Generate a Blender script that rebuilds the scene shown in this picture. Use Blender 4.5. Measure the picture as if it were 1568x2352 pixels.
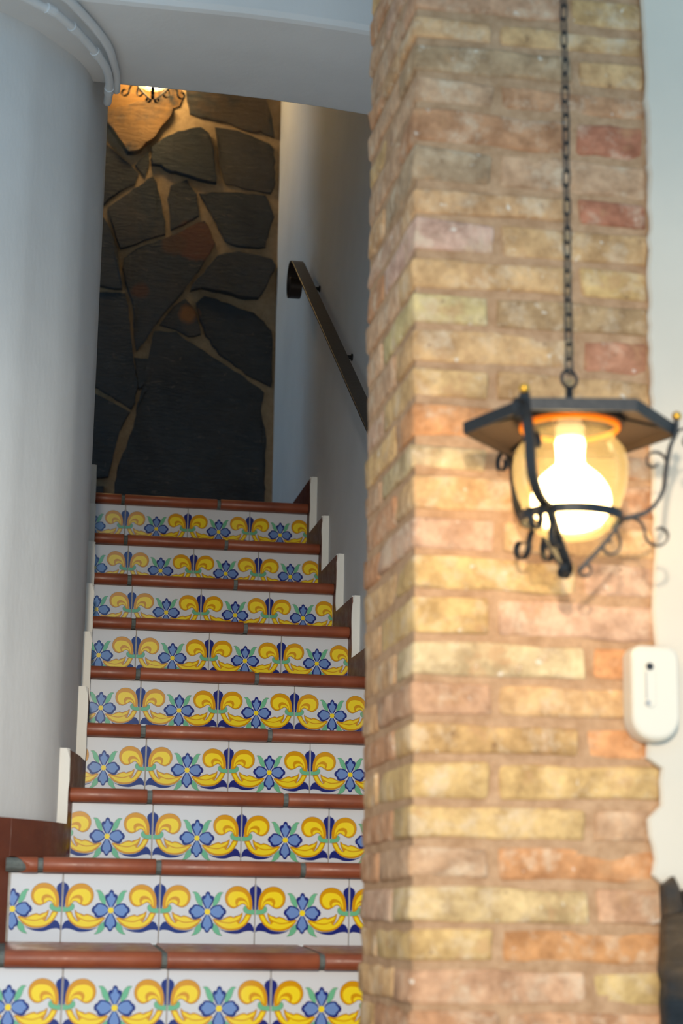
import bpy, bmesh, math, random
from mathutils import Vector, Matrix, noise

random.seed(7)
for o in list(bpy.data.objects):
    bpy.data.objects.remove(o)
scene = bpy.context.scene
C = scene.collection

# ------------------------------------------------------------------ camera
PITCH, ROLL, YAW = math.radians(12.664), math.radians(0.818), math.radians(10.153)
CAM = Vector((-0.3209, -3.6116, 0.0924))
fw = Vector((math.sin(YAW) * math.cos(PITCH), math.cos(YAW) * math.cos(PITCH), math.sin(PITCH)))
rt0 = Vector((math.cos(YAW), -math.sin(YAW), 0))
up0 = rt0.cross(fw)
rt = math.cos(ROLL) * rt0 + math.sin(ROLL) * up0
up = -math.sin(ROLL) * rt0 + math.cos(ROLL) * up0
cd = bpy.data.cameras.new('camera')
cam = bpy.data.objects.new('camera', cd)
C.objects.link(cam)
M = Matrix((rt, up, -fw)).transposed().to_4x4()
M.translation = CAM
cam.matrix_world = M
cd.sensor_fit = 'VERTICAL'
cd.sensor_height = 36.0
cd.sensor_width = 24.0
cd.lens = 4177.96 / 2352 * 36.0
cd.clip_start = 0.05
cd.dof.use_dof = True
cd.dof.focus_distance = 4.9
cd.dof.aperture_fstop = 3.6
scene.camera = cam

# ------------------------------------------------------------------ light of the place, and an assumed lamp
w = bpy.data.worlds.new('world')
scene.world = w
w.use_nodes = True
bg = w.node_tree.nodes['Background']
bg.inputs[0].default_value = (0.34, 0.68, 1.0, 1)
bg.inputs[1].default_value = 1.25

# an assumed capped lamp, unseen, added behind the camera to brighten lower walls and steps: it throws its light downwards and forwards
sd = bpy.data.lights.new('assumed_lamp', 'SPOT')
sd.energy = 500
sd.color = (1.0, 0.88, 0.70)
sd.spot_size = math.radians(176)
sd.spot_blend = .32
sd.shadow_soft_size = .07
so_ = bpy.data.objects.new('assumed_lamp', sd)
C.objects.link(so_)
so_.location = (-0.50, -4.2, 0.90)
so_.rotation_euler = Vector((0.0, 0.265, -1.0)).to_track_quat('-Z', 'Y').to_euler()

vs = scene.view_settings
vs.view_transform = 'Standard'
vs.look = 'None'
vs.exposure = 0.0
vs.gamma = 1.0
vs.use_curve_mapping = False

BULB = (1.0, 0.74, 0.40)
BULB_STRENGTH = 15.0


# ------------------------------------------------------------------ materials
def lin(c):
    return tuple((v / 255 / 12.92 if v / 255 <= .04045 else ((v / 255 + .055) / 1.055) ** 2.4) for v in c)


def mat(name, rgb, rough=.6, metal=0, spec=.5):
    m = bpy.data.materials.new(name)
    m.use_nodes = True
    b = m.node_tree.nodes['Principled BSDF']
    b.inputs['Base Color'].default_value = (*lin(rgb), 1)
    b.inputs['Roughness'].default_value = rough
    b.inputs['Metallic'].default_value = metal
    b.inputs['Specular IOR Level'].default_value = spec
    return m, m.node_tree.nodes, m.node_tree.links, b


def tex_noise(N, L, scale, detail=4, rough=.6, vec=None, dist=0):
    n = N.new('ShaderNodeTexNoise')
    n.inputs['Scale'].default_value = scale
    n.inputs['Detail'].default_value = detail
    n.inputs['Roughness'].default_value = rough
    n.inputs['Distortion'].default_value = dist
    if vec:
        L.new(vec, n.inputs['Vector'])
    return n


def ramp(N, L, src, stops):
    r = N.new('ShaderNodeValToRGB')
    e = r.color_ramp.elements
    e[0].position, e[0].color = stops[0]
    e[1].position, e[1].color = stops[-1]
    for p, c in stops[1:-1]:
        x = e.new(p)
        x.color = c
    L.new(src, r.inputs[0])
    return r


def bump(N, L, b, src, strength, dist=.01):
    n = N.new('ShaderNodeBump')
    n.inputs['Strength'].default_value = strength
    n.inputs['Distance'].default_value = dist
    L.new(src, n.inputs['Height'])
    L.new(n.outputs[0], b.inputs['Normal'])
    return n


def mix(N, L, fac, a, bcol, mode='MIX'):
    n = N.new('ShaderNodeMix')
    n.data_type = 'RGBA'
    n.blend_type = mode
    for sock, v in ((n.inputs[0], fac), (n.inputs[6], a), (n.inputs[7], bcol)):
        if hasattr(v, 'is_output') or isinstance(v, bpy.types.NodeSocket):
            L.new(v, sock)
        elif isinstance(v, (int, float)):
            sock.default_value = v
        else:
            sock.default_value = (*v[:3], 1)
    return n.outputs[2]


def objcoord(N, L, scale=(1, 1, 1), world=True):
    if world:
        g = N.new('ShaderNodeNewGeometry').outputs['Position']
    else:
        g = N.new('ShaderNodeTexCoord').outputs['Object']
    m = N.new('ShaderNodeMapping')
    m.inputs['Scale'].default_value = scale
    L.new(g, m.inputs[0])
    return m.outputs[0]


def plaster(name, rgb):
    m, N, L, b = mat(name, rgb, .75, spec=.25)
    v = objcoord(N, L)
    n1 = tex_noise(N, L, 2.2, 4, .6, v)
    c = mix(N, L, ramp(N, L, n1.outputs[0], [(.35, (0, 0, 0, 1)), (.7, (1, 1, 1, 1))]).outputs[0],
            lin(rgb), lin([x * .95 for x in rgb]))
    L.new(c, b.inputs['Base Color'])
    v2 = objcoord(N, L, (1, 1, .35))
    n2 = tex_noise(N, L, 45, 6, .65, v2)
    n3 = tex_noise(N, L, 9, 3, .5, v)
    a = N.new('ShaderNodeMath')
    a.operation = 'ADD'
    L.new(n2.outputs[0], a.inputs[0])
    L.new(n3.outputs[0], a.inputs[1])
    bump(N, L, b, a.outputs[0], .13, .010)
    return m


MP = plaster('white_plaster', (222, 222, 222))
MPC = plaster('lamp_tinted_plaster', (204, 192, 176))  # white plaster with the lantern's warm cast put into its colour
MPE = plaster('cream_plaster_edge', (236, 232, 224))


def brick_material():
    m, N, L, b = mat('old_brick', (190, 155, 110), .9, spec=.2)
    oi = N.new('ShaderNodeObjectInfo')
    v = objcoord(N, L)
    n1 = tex_noise(N, L, 26, 5, .65, v)
    d = mix(N, L, ramp(N, L, n1.outputs[0], [(.35, (0, 0, 0, 1)), (.68, (1, 1, 1, 1))]).outputs[0],
            (.62, .56, .50), (1.18, 1.16, 1.1))
    c = mix(N, L, 1.0, oi.outputs['Color'], d, 'MULTIPLY')
    n2 = tex_noise(N, L, 15, 6, .7, v)
    c = mix(N, L, ramp(N, L, n2.outputs[0], [(.56, (0, 0, 0, 1)), (.66, (.55, .55, .55, 1))]).outputs[0], c, lin((184, 138, 98)))
    n4 = tex_noise(N, L, 17, 7, .72, v, .2)
    c = mix(N, L, ramp(N, L, n4.outputs[0], [(.50, (0, 0, 0, 1)), (.72, (.8, .8, .8, 1))]).outputs[0], c, lin((216, 192, 164)))
    n6 = tex_noise(N, L, 48, 4, .6, v)
    c = mix(N, L, ramp(N, L, n6.outputs[0], [(.66, (0, 0, 0, 1)), (.74, (.8, .8, .8, 1))]).outputs[0], c, lin((226, 214, 198)))
    c = mix(N, L, ramp(N, L, n6.outputs[0], [(.26, (.7, .7, .7, 1)), (.34, (0, 0, 0, 1))]).outputs[0], c, lin((120, 88, 66)))
    L.new(c, b.inputs['Base Color'])
    n3 = tex_noise(N, L, 70, 6, .7, v)
    bump(N, L, b, n3.outputs[0], .6, .006)
    return m


MB = brick_material()


def mortar_material(name, a, c2, bs=.7):
    m, N, L, b = mat(name, a, .95, spec=.15)
    v = objcoord(N, L)
    n1 = tex_noise(N, L, 30, 6, .7, v)
    c = mix(N, L, ramp(N, L, n1.outputs[0], [(.35, (0, 0, 0, 1)), (.7, (1, 1, 1, 1))]).outputs[0], lin(a), lin(c2))
    L.new(c, b.inputs['Base Color'])
    n3 = tex_noise(N, L, 90, 6, .7, v)
    bump(N, L, b, n3.outputs[0], bs, .006)
    return m


MM = mortar_material('brick_mortar', (162, 124, 92), (196, 158, 124))
MSM = mortar_material('slate_mortar', (164, 142, 114), (136, 116, 92))
MG = mortar_material('step_grout', (92, 98, 96), (122, 126, 122), .4)
MTG = mortar_material('tile_grout', (186, 180, 174), (150, 140, 130), .2)


YBACK_STONE = 3.087


def slate_material():
    m, N, L, b = mat('dark_slate', (58, 62, 66), .5, spec=.35)
    oi = N.new('ShaderNodeObjectInfo')
    v = objcoord(N, L)
    vd = N.new('ShaderNodeVectorMath')
    vd.operation = 'ADD'
    L.new(v, vd.inputs[0])
    vm = N.new('ShaderNodeCombineXYZ')
    for i in range(3):
        mm = N.new('ShaderNodeMath')
        mm.operation = 'MULTIPLY'
        mm.inputs[1].default_value = 13.0 + i * 7
        L.new(oi.outputs['Random'], mm.inputs[0])
        L.new(mm.outputs[0], vm.inputs[i])
    L.new(vm.outputs[0], vd.inputs[1])
    vec = vd.outputs[0]
    rot = N.new('ShaderNodeMapping')
    rot.inputs['Rotation'].default_value = (0, .55, 0)
    rot.inputs['Scale'].default_value = (1, 1, 3.6)
    L.new(vec, rot.inputs[0])
    n1 = tex_noise(N, L, 4, 6, .65, vec)
    c = mix(N, L, ramp(N, L, n1.outputs[0], [(.35, (0, 0, 0, 1)), (.7, (1, 1, 1, 1))]).outputs[0], lin((58, 64, 70)), lin((36, 40, 46)))
    # rusty stains, and painted lantern glow; amount comes from the object's own colour
    n2 = tex_noise(N, L, 5, 5, .6, vec, .4)
    r2 = ramp(N, L, n2.outputs[0], [(.44, (0, 0, 0, 1)), (.58, (1, 1, 1, 1))])
    f = N.new('ShaderNodeMath')
    f.operation = 'MULTIPLY'
    L.new(r2.outputs[0], f.inputs[0])
    sx = N.new('ShaderNodeSeparateColor')
    L.new(oi.outputs['Color'], sx.inputs[0])
    L.new(sx.outputs[0], f.inputs[1])
    c = mix(N, L, f.outputs[0], c, lin((146, 110, 66)))
    # rust-coloured patches that the stones themselves carry
    nw = tex_noise(N, L, 14, 4, .6, v)
    for (sx_, sz_, r_, col_) in ((.285, 2.675, .085, (112, 60, 36)), (.20, 2.655, .05, (92, 58, 38)), (.078, 2.455, .034, (96, 54, 36)), (.268, 2.372, .036, (150, 92, 34))):
        d_ = N.new('ShaderNodeVectorMath')
        d_.operation = 'DISTANCE'
        d_.inputs[1].default_value = (sx_, YBACK_STONE, sz_)
        L.new(v, d_.inputs[0])
        a_ = N.new('ShaderNodeMath')
        a_.operation = 'MULTIPLY_ADD'
        a_.inputs[1].default_value = .05
        L.new(nw.outputs[0], a_.inputs[0])
        L.new(d_.outputs['Value'], a_.inputs[2])
        rr_ = ramp(N, L, a_.outputs[0], [(max(0, r_ + .012), (.85, .85, .85, 1)), (r_ + .034, (0, 0, 0, 1))])
        c = mix(N, L, rr_.outputs[0], c, lin(col_))
    n5 = tex_noise(N, L, 11, 8, .75, rot.outputs[0], 1.2)
    r5 = ramp(N, L, n5.outputs[0], [(.60, (0, 0, 0, 1)), (.65, (.5, .5, .5, 1)), (.70, (0, 0, 0, 1))])
    c = mix(N, L, r5.outputs[0], c, lin((120, 108, 92)))
    L.new(c, b.inputs['Base Color'])
    n3 = tex_noise(N, L, 16, 9, .72, rot.outputs[0], .8)
    n4 = tex_noise(N, L, 4, 3, .5, vec)
    a = N.new('ShaderNodeMath')
    a.operation = 'MULTIPLY_ADD'
    a.inputs[1].default_value = .5
    L.new(n4.outputs[0], a.inputs[0])
    L.new(n3.outputs[0], a.inputs[2])
    bump(N, L, b, a.outputs[0], 1.0, .02)
    return m


MS = slate_material()


def terracotta(name, a, c2, rough):
    m, N, L, b = mat(name, a, rough, spec=.45)
    v = objcoord(N, L)
    n1 = tex_noise(N, L, 9, 5, .65, v)
    c = mix(N, L, ramp(N, L, n1.outputs[0], [(.3, (0, 0, 0, 1)), (.72, (1, 1, 1, 1))]).outputs[0], lin(a), lin(c2))
    n2 = tex_noise(N, L, 28, 6, .7, v)
    c = mix(N, L, ramp(N, L, n2.outputs[0], [(.6, (0, 0, 0, 1)), (.75, (.5, .5, .5, 1))]).outputs[0], c, lin((104, 74, 60)))
    L.new(c, b.inputs['Base Color'])
    rr = ramp(N, L, n2.outputs[0], [(.3, (rough - .08,) * 3 + (1,)), (.7, (rough + .2,) * 3 + (1,))])
    L.new(rr.outputs[0], b.inputs['Roughness'])
    bump(N, L, b, n2.outputs[0], .15, .003)
    return m


MT = terracotta('terracotta_step', (160, 86, 56), (124, 62, 42), .36)
MK = terracotta('terracotta_skirting', (120, 64, 44), (96, 50, 38), .45)


def glaze(name, rgb):
    m, N, L, b = mat(name, rgb, .12, spec=.5)
    v = objcoord(N, L)
    n = tex_noise(N, L, 14, 2, .5, v)
    bump(N, L, b, n.outputs[0], .05, .004)
    return m


G_WHITE = glaze('glaze_white', (214, 214, 217))
G_NAVY = glaze('glaze_navy', (30, 40, 118))
G_BLUE = glaze('glaze_blue', (112, 142, 198))
G_GREEN = glaze('glaze_green', (112, 184, 142))
G_YEL = glaze('glaze_yellow', (246, 216, 40))
G_ORA = glaze('glaze_orange', (214, 150, 18))
G_OUT = glaze('glaze_outline', (112, 84, 40))

MI, N_, L_, B_ = mat('black_iron', (26, 28, 32), .5, .3)
nz = tex_noise(N_, L_, 60, 4, .6, objcoord(N_, L_))
bump(N_, L_, B_, nz.outputs[0], .35, .003)
MR, N_, L_, B_ = mat('brown_rail_iron', (62, 52, 46), .42, .5)
nz = tex_noise(N_, L_, 70, 4, .6, objcoord(N_, L_))
bump(N_, L_, B_, nz.outputs[0], .3, .002)
MCAP, N_, L_, B_ = mat('lantern_cap_tin', (66, 53, 45), .6, .2)
nz = tex_noise(N_, L_, 25, 4, .6, objcoord(N_, L_))
bump(N_, L_, B_, nz.outputs[0], .2, .003)
MBR, _, _, _ = mat('brass_knob', (214, 160, 60), .3, .9)
MPIPE, N_, L_, B_ = mat('painted_conduit', (216, 218, 220), .55)
MDEV, _, _, _ = mat('white_plastic', (206, 197, 182), .35)
MDEV2, _, _, _ = mat('grey_plastic', (150, 150, 150), .5)
MHOLE, _, _, _ = mat('dark_hole', (18, 22, 30), .6)
MSOCK, _, _, _ = mat('porcelain_socket', (240, 236, 226), .3)


def glass_material():
    m = bpy.data.materials.new('amber_clear_glass')
    m.use_nodes = True
    N, L = m.node_tree.nodes, m.node_tree.links
    N.clear()
    out = N.new('ShaderNodeOutputMaterial')
    tr = N.new('ShaderNodeBsdfTransparent')
    tr.inputs[0].default_value = (1.0, .93, .76, 1)
    gl = N.new('ShaderNodeBsdfGlossy')
    gl.inputs['Roughness'].default_value = .05
    tl = N.new('ShaderNodeBsdfTranslucent')
    tl.inputs[0].default_value = (1.0, .80, .42, 1)
    fr = N.new('ShaderNodeLayerWeight')
    fr.inputs[0].default_value = .18
    m1 = N.new('ShaderNodeMixShader')
    m2 = N.new('ShaderNodeMixShader')
    m2.inputs[0].default_value = .10
    L.new(fr.outputs['Fresnel'], m1.inputs[0])
    L.new(tr.outputs[0], m1.inputs[1])
    L.new(gl.outputs[0], m1.inputs[2])
    L.new(m1.outputs[0], m2.inputs[1])
    L.new(tl.outputs[0], m2.inputs[2])
    L.new(m2.outputs[0], out.inputs[0])
    return m


MGL = glass_material()
MRIM = bpy.data.materials.new('lamp_tinted_rim')
MRIM.use_nodes = True
N_, L_ = MRIM.node_tree.nodes, MRIM.node_tree.links
B_ = N_['Principled BSDF']
B_.inputs['Base Color'].default_value = (*lin((240, 170, 50)), 1)  # orange of lamp light refracted in the rim, painted as its colour
B_.inputs['Roughness'].default_value = .15
B_.inputs['Subsurface Weight'].default_value = 0
tlz = N_.new('ShaderNodeBsdfTranslucent')
tlz.inputs[0].default_value = (*lin((250, 180, 60)), 1)
mxz = N_.new('ShaderNodeMixShader')
mxz.inputs[0].default_value = .65
L_.new(B_.outputs[0], mxz.inputs[1])
L_.new(tlz.outputs[0], mxz.inputs[2])
L_.new(mxz.outputs[0], N_['Material Output'].inputs[0])

MBULB = bpy.data.materials.new('lit_bulb')
MBULB.use_nodes = True
N_ = MBULB.node_tree.nodes
B_ = N_['Principled BSDF']
B_.inputs['Base Color'].default_value = (1, 1, 1, 1)
B_.inputs['Emission Color'].default_value = (*BULB, 1)
B_.inputs['Emission Strength'].default_value = BULB_STRENGTH
MBULB2 = MBULB.copy()
MBULB2.name = 'lit_bulb_landing'
MBULB2.node_tree.nodes['Principled BSDF'].inputs['Emission Strength'].default_value = 62.0
MBULB2.node_tree.nodes['Principled BSDF'].inputs['Emission Color'].default_value = (1.0, .74, .38, 1)


# ------------------------------------------------------------------ helpers
def link(name, me, mats=(), parent=None, smooth=False):
    for mm in (mats if isinstance(mats, (list, tuple)) else [mats]):
        me.materials.append(mm)
    o = bpy.data.objects.new(name, me)
    C.objects.link(o)
    if parent:
        o.parent = parent
    if smooth:
        for p in me.polygons:
            p.use_smooth = True
    return o


def pydata(name, v, f, mats=(), parent=None, smooth=False):
    me = bpy.data.meshes.new(name)
    me.from_pydata([tuple(x) for x in v], [], f)
    me.update()
    return link(name, me, mats, parent, smooth)


def frombm(name, bm, mats=(), parent=None, smooth=False):
    me = bpy.data.meshes.new(name)
    bmesh.ops.recalc_face_normals(bm, faces=bm.faces)
    bm.to_mesh(me)
    bm.free()
    return link(name, me, mats, parent, smooth)


def empty(name, loc=(0, 0, 0)):
    o = bpy.data.objects.new(name, None)
    o.empty_display_size = .05
    o.location = loc
    C.objects.link(o)
    return o


def tag(o, label, cat=None, kind=None, group=None):
    o['label'] = label
    if cat:
        o['category'] = cat
    if kind:
        o['kind'] = kind
    if group:
        o['group'] = group
    return o


def box_bm(x0, x1, y0, y1, z0, z1, bm=None):
    bm = bm or bmesh.new()
    vs_ = [bm.verts.new(p) for p in ((x0, y0, z0), (x1, y0, z0), (x1, y1, z0), (x0, y1, z0),
                                     (x0, y0, z1), (x1, y0, z1), (x1, y1, z1), (x0, y1, z1))]
    for f in ((0, 3, 2, 1), (4, 5, 6, 7), (0, 1, 5, 4), (1, 2, 6, 5), (2, 3, 7, 6), (3, 0, 4, 7)):
        bm.faces.new([vs_[i] for i in f])
    return bm


def bevel(bm, w_, seg=2):
    bmesh.ops.bevel(bm, geom=list(bm.edges), offset=w_, segments=seg, profile=.5, affect='EDGES')
    return bm


def extrude_yz(bm, prof, x0, x1):
    """closed (y, z) profile swept from x0 to x1"""
    a = [bm.verts.new((x0, y, z)) for y, z in prof]
    b = [bm.verts.new((x1, y, z)) for y, z in prof]
    n = len(prof)
    for i in range(n):
        j = (i + 1) % n
        bm.faces.new((a[i], a[j], b[j], b[i]))
    bm.faces.new(a[::-1])
    bm.faces.new(b)
    return bm


def catmull(pts, n=6, closed=False):
    out = []
    m = len(pts)
    rng = range(m) if closed else range(m - 1)
    D = len(pts[0])
    for i in rng:
        p = [pts[(i + k) % m] if closed else pts[min(max(i + k, 0), m - 1)] for k in (-1, 0, 1, 2)]
        for s in range(n):
            t = s / n
            out.append(tuple(.5 * (2 * p[1][d] + (p[2][d] - p[0][d]) * t +
                                   (2 * p[0][d] - 5 * p[1][d] + 4 * p[2][d] - p[3][d]) * t * t +
                                   (3 * p[1][d] - p[0][d] - 3 * p[2][d] + p[3][d]) * t ** 3) for d in range(D)))
    if not closed:
        out.append(tuple(pts[-1]))
    return out


def tube_bm(path, r, seg=10, bm=None, cap=True):
    bm = bm or bmesh.new()
    P = [Vector(p) for p in path]
    n = len(P)
    T = [(P[min(i + 1, n - 1)] - P[max(i - 1, 0)]).normalized() for i in range(n)]
    ref = Vector((0, 0, 1)) if abs(T[0].z) < .9 else Vector((1, 0, 0))
    rings = []
    for i in range(n):
        u = ref - T[i] * ref.dot(T[i])
        u.normalize()
        ref = u
        v = T[i].cross(u)
        rr = r[i] if isinstance(r, (list, tuple)) else r
        rings.append([bm.verts.new(P[i] + rr * (math.cos(2 * math.pi * k / seg) * u + math.sin(2 * math.pi * k / seg) * v)) for k in range(seg)])
    for i in range(n - 1):
        for k in range(seg):
            l = (k + 1) % seg
            bm.faces.new((rings[i][k], rings[i][l], rings[i + 1][l], rings[i + 1][k]))
    if cap:
        bm.faces.new(rings[0][::-1])
        bm.faces.new(rings[-1])
    return bm


def torus_bm(R_, r_, seg=24, s2=8, z=0, bm=None, sx=1, sy=1):
    bm = bm or bmesh.new()
    rings = []
    for i in range(seg):
        a = 2 * math.pi * i / seg
        rings.append([bm.verts.new(((R_ + r_ * math.cos(b)) * math.cos(a) * sx, (R_ + r_ * math.cos(b)) * math.sin(a) * sy, z + r_ * math.sin(b)))
                      for b in [2 * math.pi * k / s2 for k in range(s2)]])
    for i in range(seg):
        j = (i + 1) % seg
        for k in range(s2):
            l = (k + 1) % s2
            bm.faces.new((rings[i][k], rings[j][k], rings[j][l], rings[i][l]))
    return bm


def lathe_bm(prof, seg=40, bm=None, shell=None):
    bm = bm or bmesh.new()
    rings = []
    for r_, z in prof:
        if r_ < 1e-5:
            rings.append([bm.verts.new((0, 0, z))])
        else:
            rings.append([bm.verts.new((r_ * math.cos(2 * math.pi * k / seg), r_ * math.sin(2 * math.pi * k / seg), z)) for k in range(seg)])
    for a, b in zip(rings, rings[1:]):
        for k in range(seg):
            l = (k + 1) % seg
            if len(a) == 1 and len(b) == 1:
                continue
            if len(a) == 1:
                bm.faces.new((a[0], b[l], b[k]))
            elif len(b) == 1:
                bm.faces.new((a[k], a[l], b[0]))
            else:
                bm.faces.new((a[k], a[l], b[l], b[k]))
    return bm


def ribbon_bm(path, width, thick, ang=0.0, bm=None):
    """flat iron strap: path in the (radius, height) plane, width across it, turned to azimuth ang"""
    bm = bm or bmesh.new()
    n = len(path)
    rings = []
    ca, sa = math.cos(ang), math.sin(ang)
    for i in range(n):
        a, b = path[max(i - 1, 0)], path[min(i + 1, n - 1)]
        tx, tz = b[0] - a[0], b[1] - a[1]
        l = math.hypot(tx, tz) or 1
        nx, nz_ = -tz / l, tx / l
        w_ = width[i] if isinstance(width, (list, tuple)) else width
        ring = []
        for so, sw in ((-1, -1), (1, -1), (1, 1), (-1, 1)):
            r_ = path[i][0] + nx * thick / 2 * so
            z = path[i][1] + nz_ * thick / 2 * so
            t = sw * w_ / 2
            ring.append(bm.verts.new((r_ * ca - t * sa, r_ * sa + t * ca, z)))
        rings.append(ring)
    for i in range(n - 1):
        for k in range(4):
            l = (k + 1) % 4
            bm.faces.new((rings[i][k], rings[i][l], rings[i + 1][l], rings[i + 1][k]))
    bm.faces.new(rings[0][::-1])
    bm.faces.new(rings[-1])
    return bm


def grow(pts, d):
    n = len(pts)
    A = sum(pts[i][0] * pts[(i + 1) % n][1] - pts[(i + 1) % n][0] * pts[i][1] for i in range(n))
    s = 1 if A > 0 else -1
    o = []
    for i in range(n):
        a, b = pts[i - 1], pts[(i + 1) % n]
        tx, ty = b[0] - a[0], b[1] - a[1]
        l = math.hypot(tx, ty) or 1
        o.append((pts[i][0] + s * ty / l * d, pts[i][1] - s * tx / l * d))
    return o


def spiral(cx, cz, r0, r1, a0, a1, n=26):
    return [(cx + (r0 + (r1 - r0) * i / (n - 1)) * math.cos(a0 + (a1 - a0) * i / (n - 1)),
             cz + (r0 + (r1 - r0) * i / (n - 1)) * math.sin(a0 + (a1 - a0) * i / (n - 1))) for i in range(n)]


# ------------------------------------------------------------------ the stair's measures
# riser planes (depth y) and underside of each nosing (z), from the top step 1 down to 11
YK = {1: 2.093, 2: 1.8546, 3: 1.5864, 4: 1.3267, 5: 1.0689, 6: .8004, 7: .5175, 8: .255, 9: 0.0, 10: -.264, 11: -.528}
ZK = {1: 1.3795, 2: 1.1992, 3: 1.0269, 4: .8585, 5: .6873, 6: .5142, 7: .341, 8: .1795, 9: -.003, 10: -.175, 11: -.347}
NOSE = .033
TOPF = {k: ZK[k] + NOSE for k in ZK}                      # front top of each tread
TILT = {k: .006 for k in ZK}
TILT[9] = .012
FLOOR = -.52
YBACK = 3.1                                             # slate wall
XR = .61                                                # right wall of the stairwell
XRF = .588                                              # face of its skirting
WPTS = [(-1.6, -2.7), (-1.2, -2.2), (-.6, -1.45), (-.3, -1.08), (-.1, -.83), (.05, -.62), (.12, -.51), (.16, -.45), (.20, -.397), (.24, -.352), (.28, -.320), (.32, -.289),
        (.36, -.260), (.40, -.238), (.45, -.218), (.5175, -.203), (.6, -.188), (.75, -.168), (1.02, -.154), (1.27, -.144),
        (1.586, -.133), (2.1, -.12), (2.45, -.115)]  # stops short of the slate: unseen opening added to light the landing


def W(y):
    for (a, xa), (b, xb) in zip(WPTS, WPTS[1:]):
        if a <= y <= b:
            return xa + (xb - xa) * (y - a) / (b - a)
    return WPTS[0][1] if y < WPTS[0][0] else WPTS[-1][1]


def WF(y, t=.022):
    s = (W(y + .03) - W(y - .03)) / .06
    return W(y) + t * math.sqrt(1 + s * s)


# ------------------------------------------------------------------ the setting
def wall_left():
    ys = sorted(set([p[0] for p in catmull(WPTS, 4)]))
    cur = catmull(WPTS, 4)
    bm = bmesh.new()
    zs = [FLOOR, 0, .6, 1.2, 1.8, 2.4, 3.0, 3.8]
    cols, back = [], []
    n = len(cur)
    for i, (y, x) in enumerate(cur):
        a, b = cur[max(i - 1, 0)], cur[min(i + 1, n - 1)]
        ty, tx = b[0] - a[0], b[1] - a[1]
        l = math.hypot(ty, tx)
        nx, ny = -ty / l, tx / l
        cols.append([bm.verts.new((x + .004 * noise.noise(Vector((x * 3, y * 3, z * 2))), y, z)) for z in zs])
        back.append([bm.verts.new((x + nx * .22, y + ny * .22, z)) for z in (zs[0], zs[-1])])
    for i in range(n - 1):
        for k in range(len(zs) - 1):
            bm.faces.new((cols[i][k], cols[i + 1][k], cols[i + 1][k + 1], cols[i][k + 1]))
        bm.faces.new((back[i][0], back[i][1], back[i + 1][1], back[i + 1][0]))
        bm.faces.new((cols[i][-1], cols[i + 1][-1], back[i + 1][1], back[i][1]))
    o = frombm('wall_left', bm, MP, smooth=True)
    return tag(o, 'white plaster wall curving round the left side of the stairs', kind='structure')


wall_left()

bm = bmesh.new()
box_bm(XR, XR + .15, -.50, YBACK + .1, FLOOR, 3.8, bm)
tag(frombm('wall_right', bm, MP), 'white plaster wall on the right side of the stairwell', kind='structure')

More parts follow.
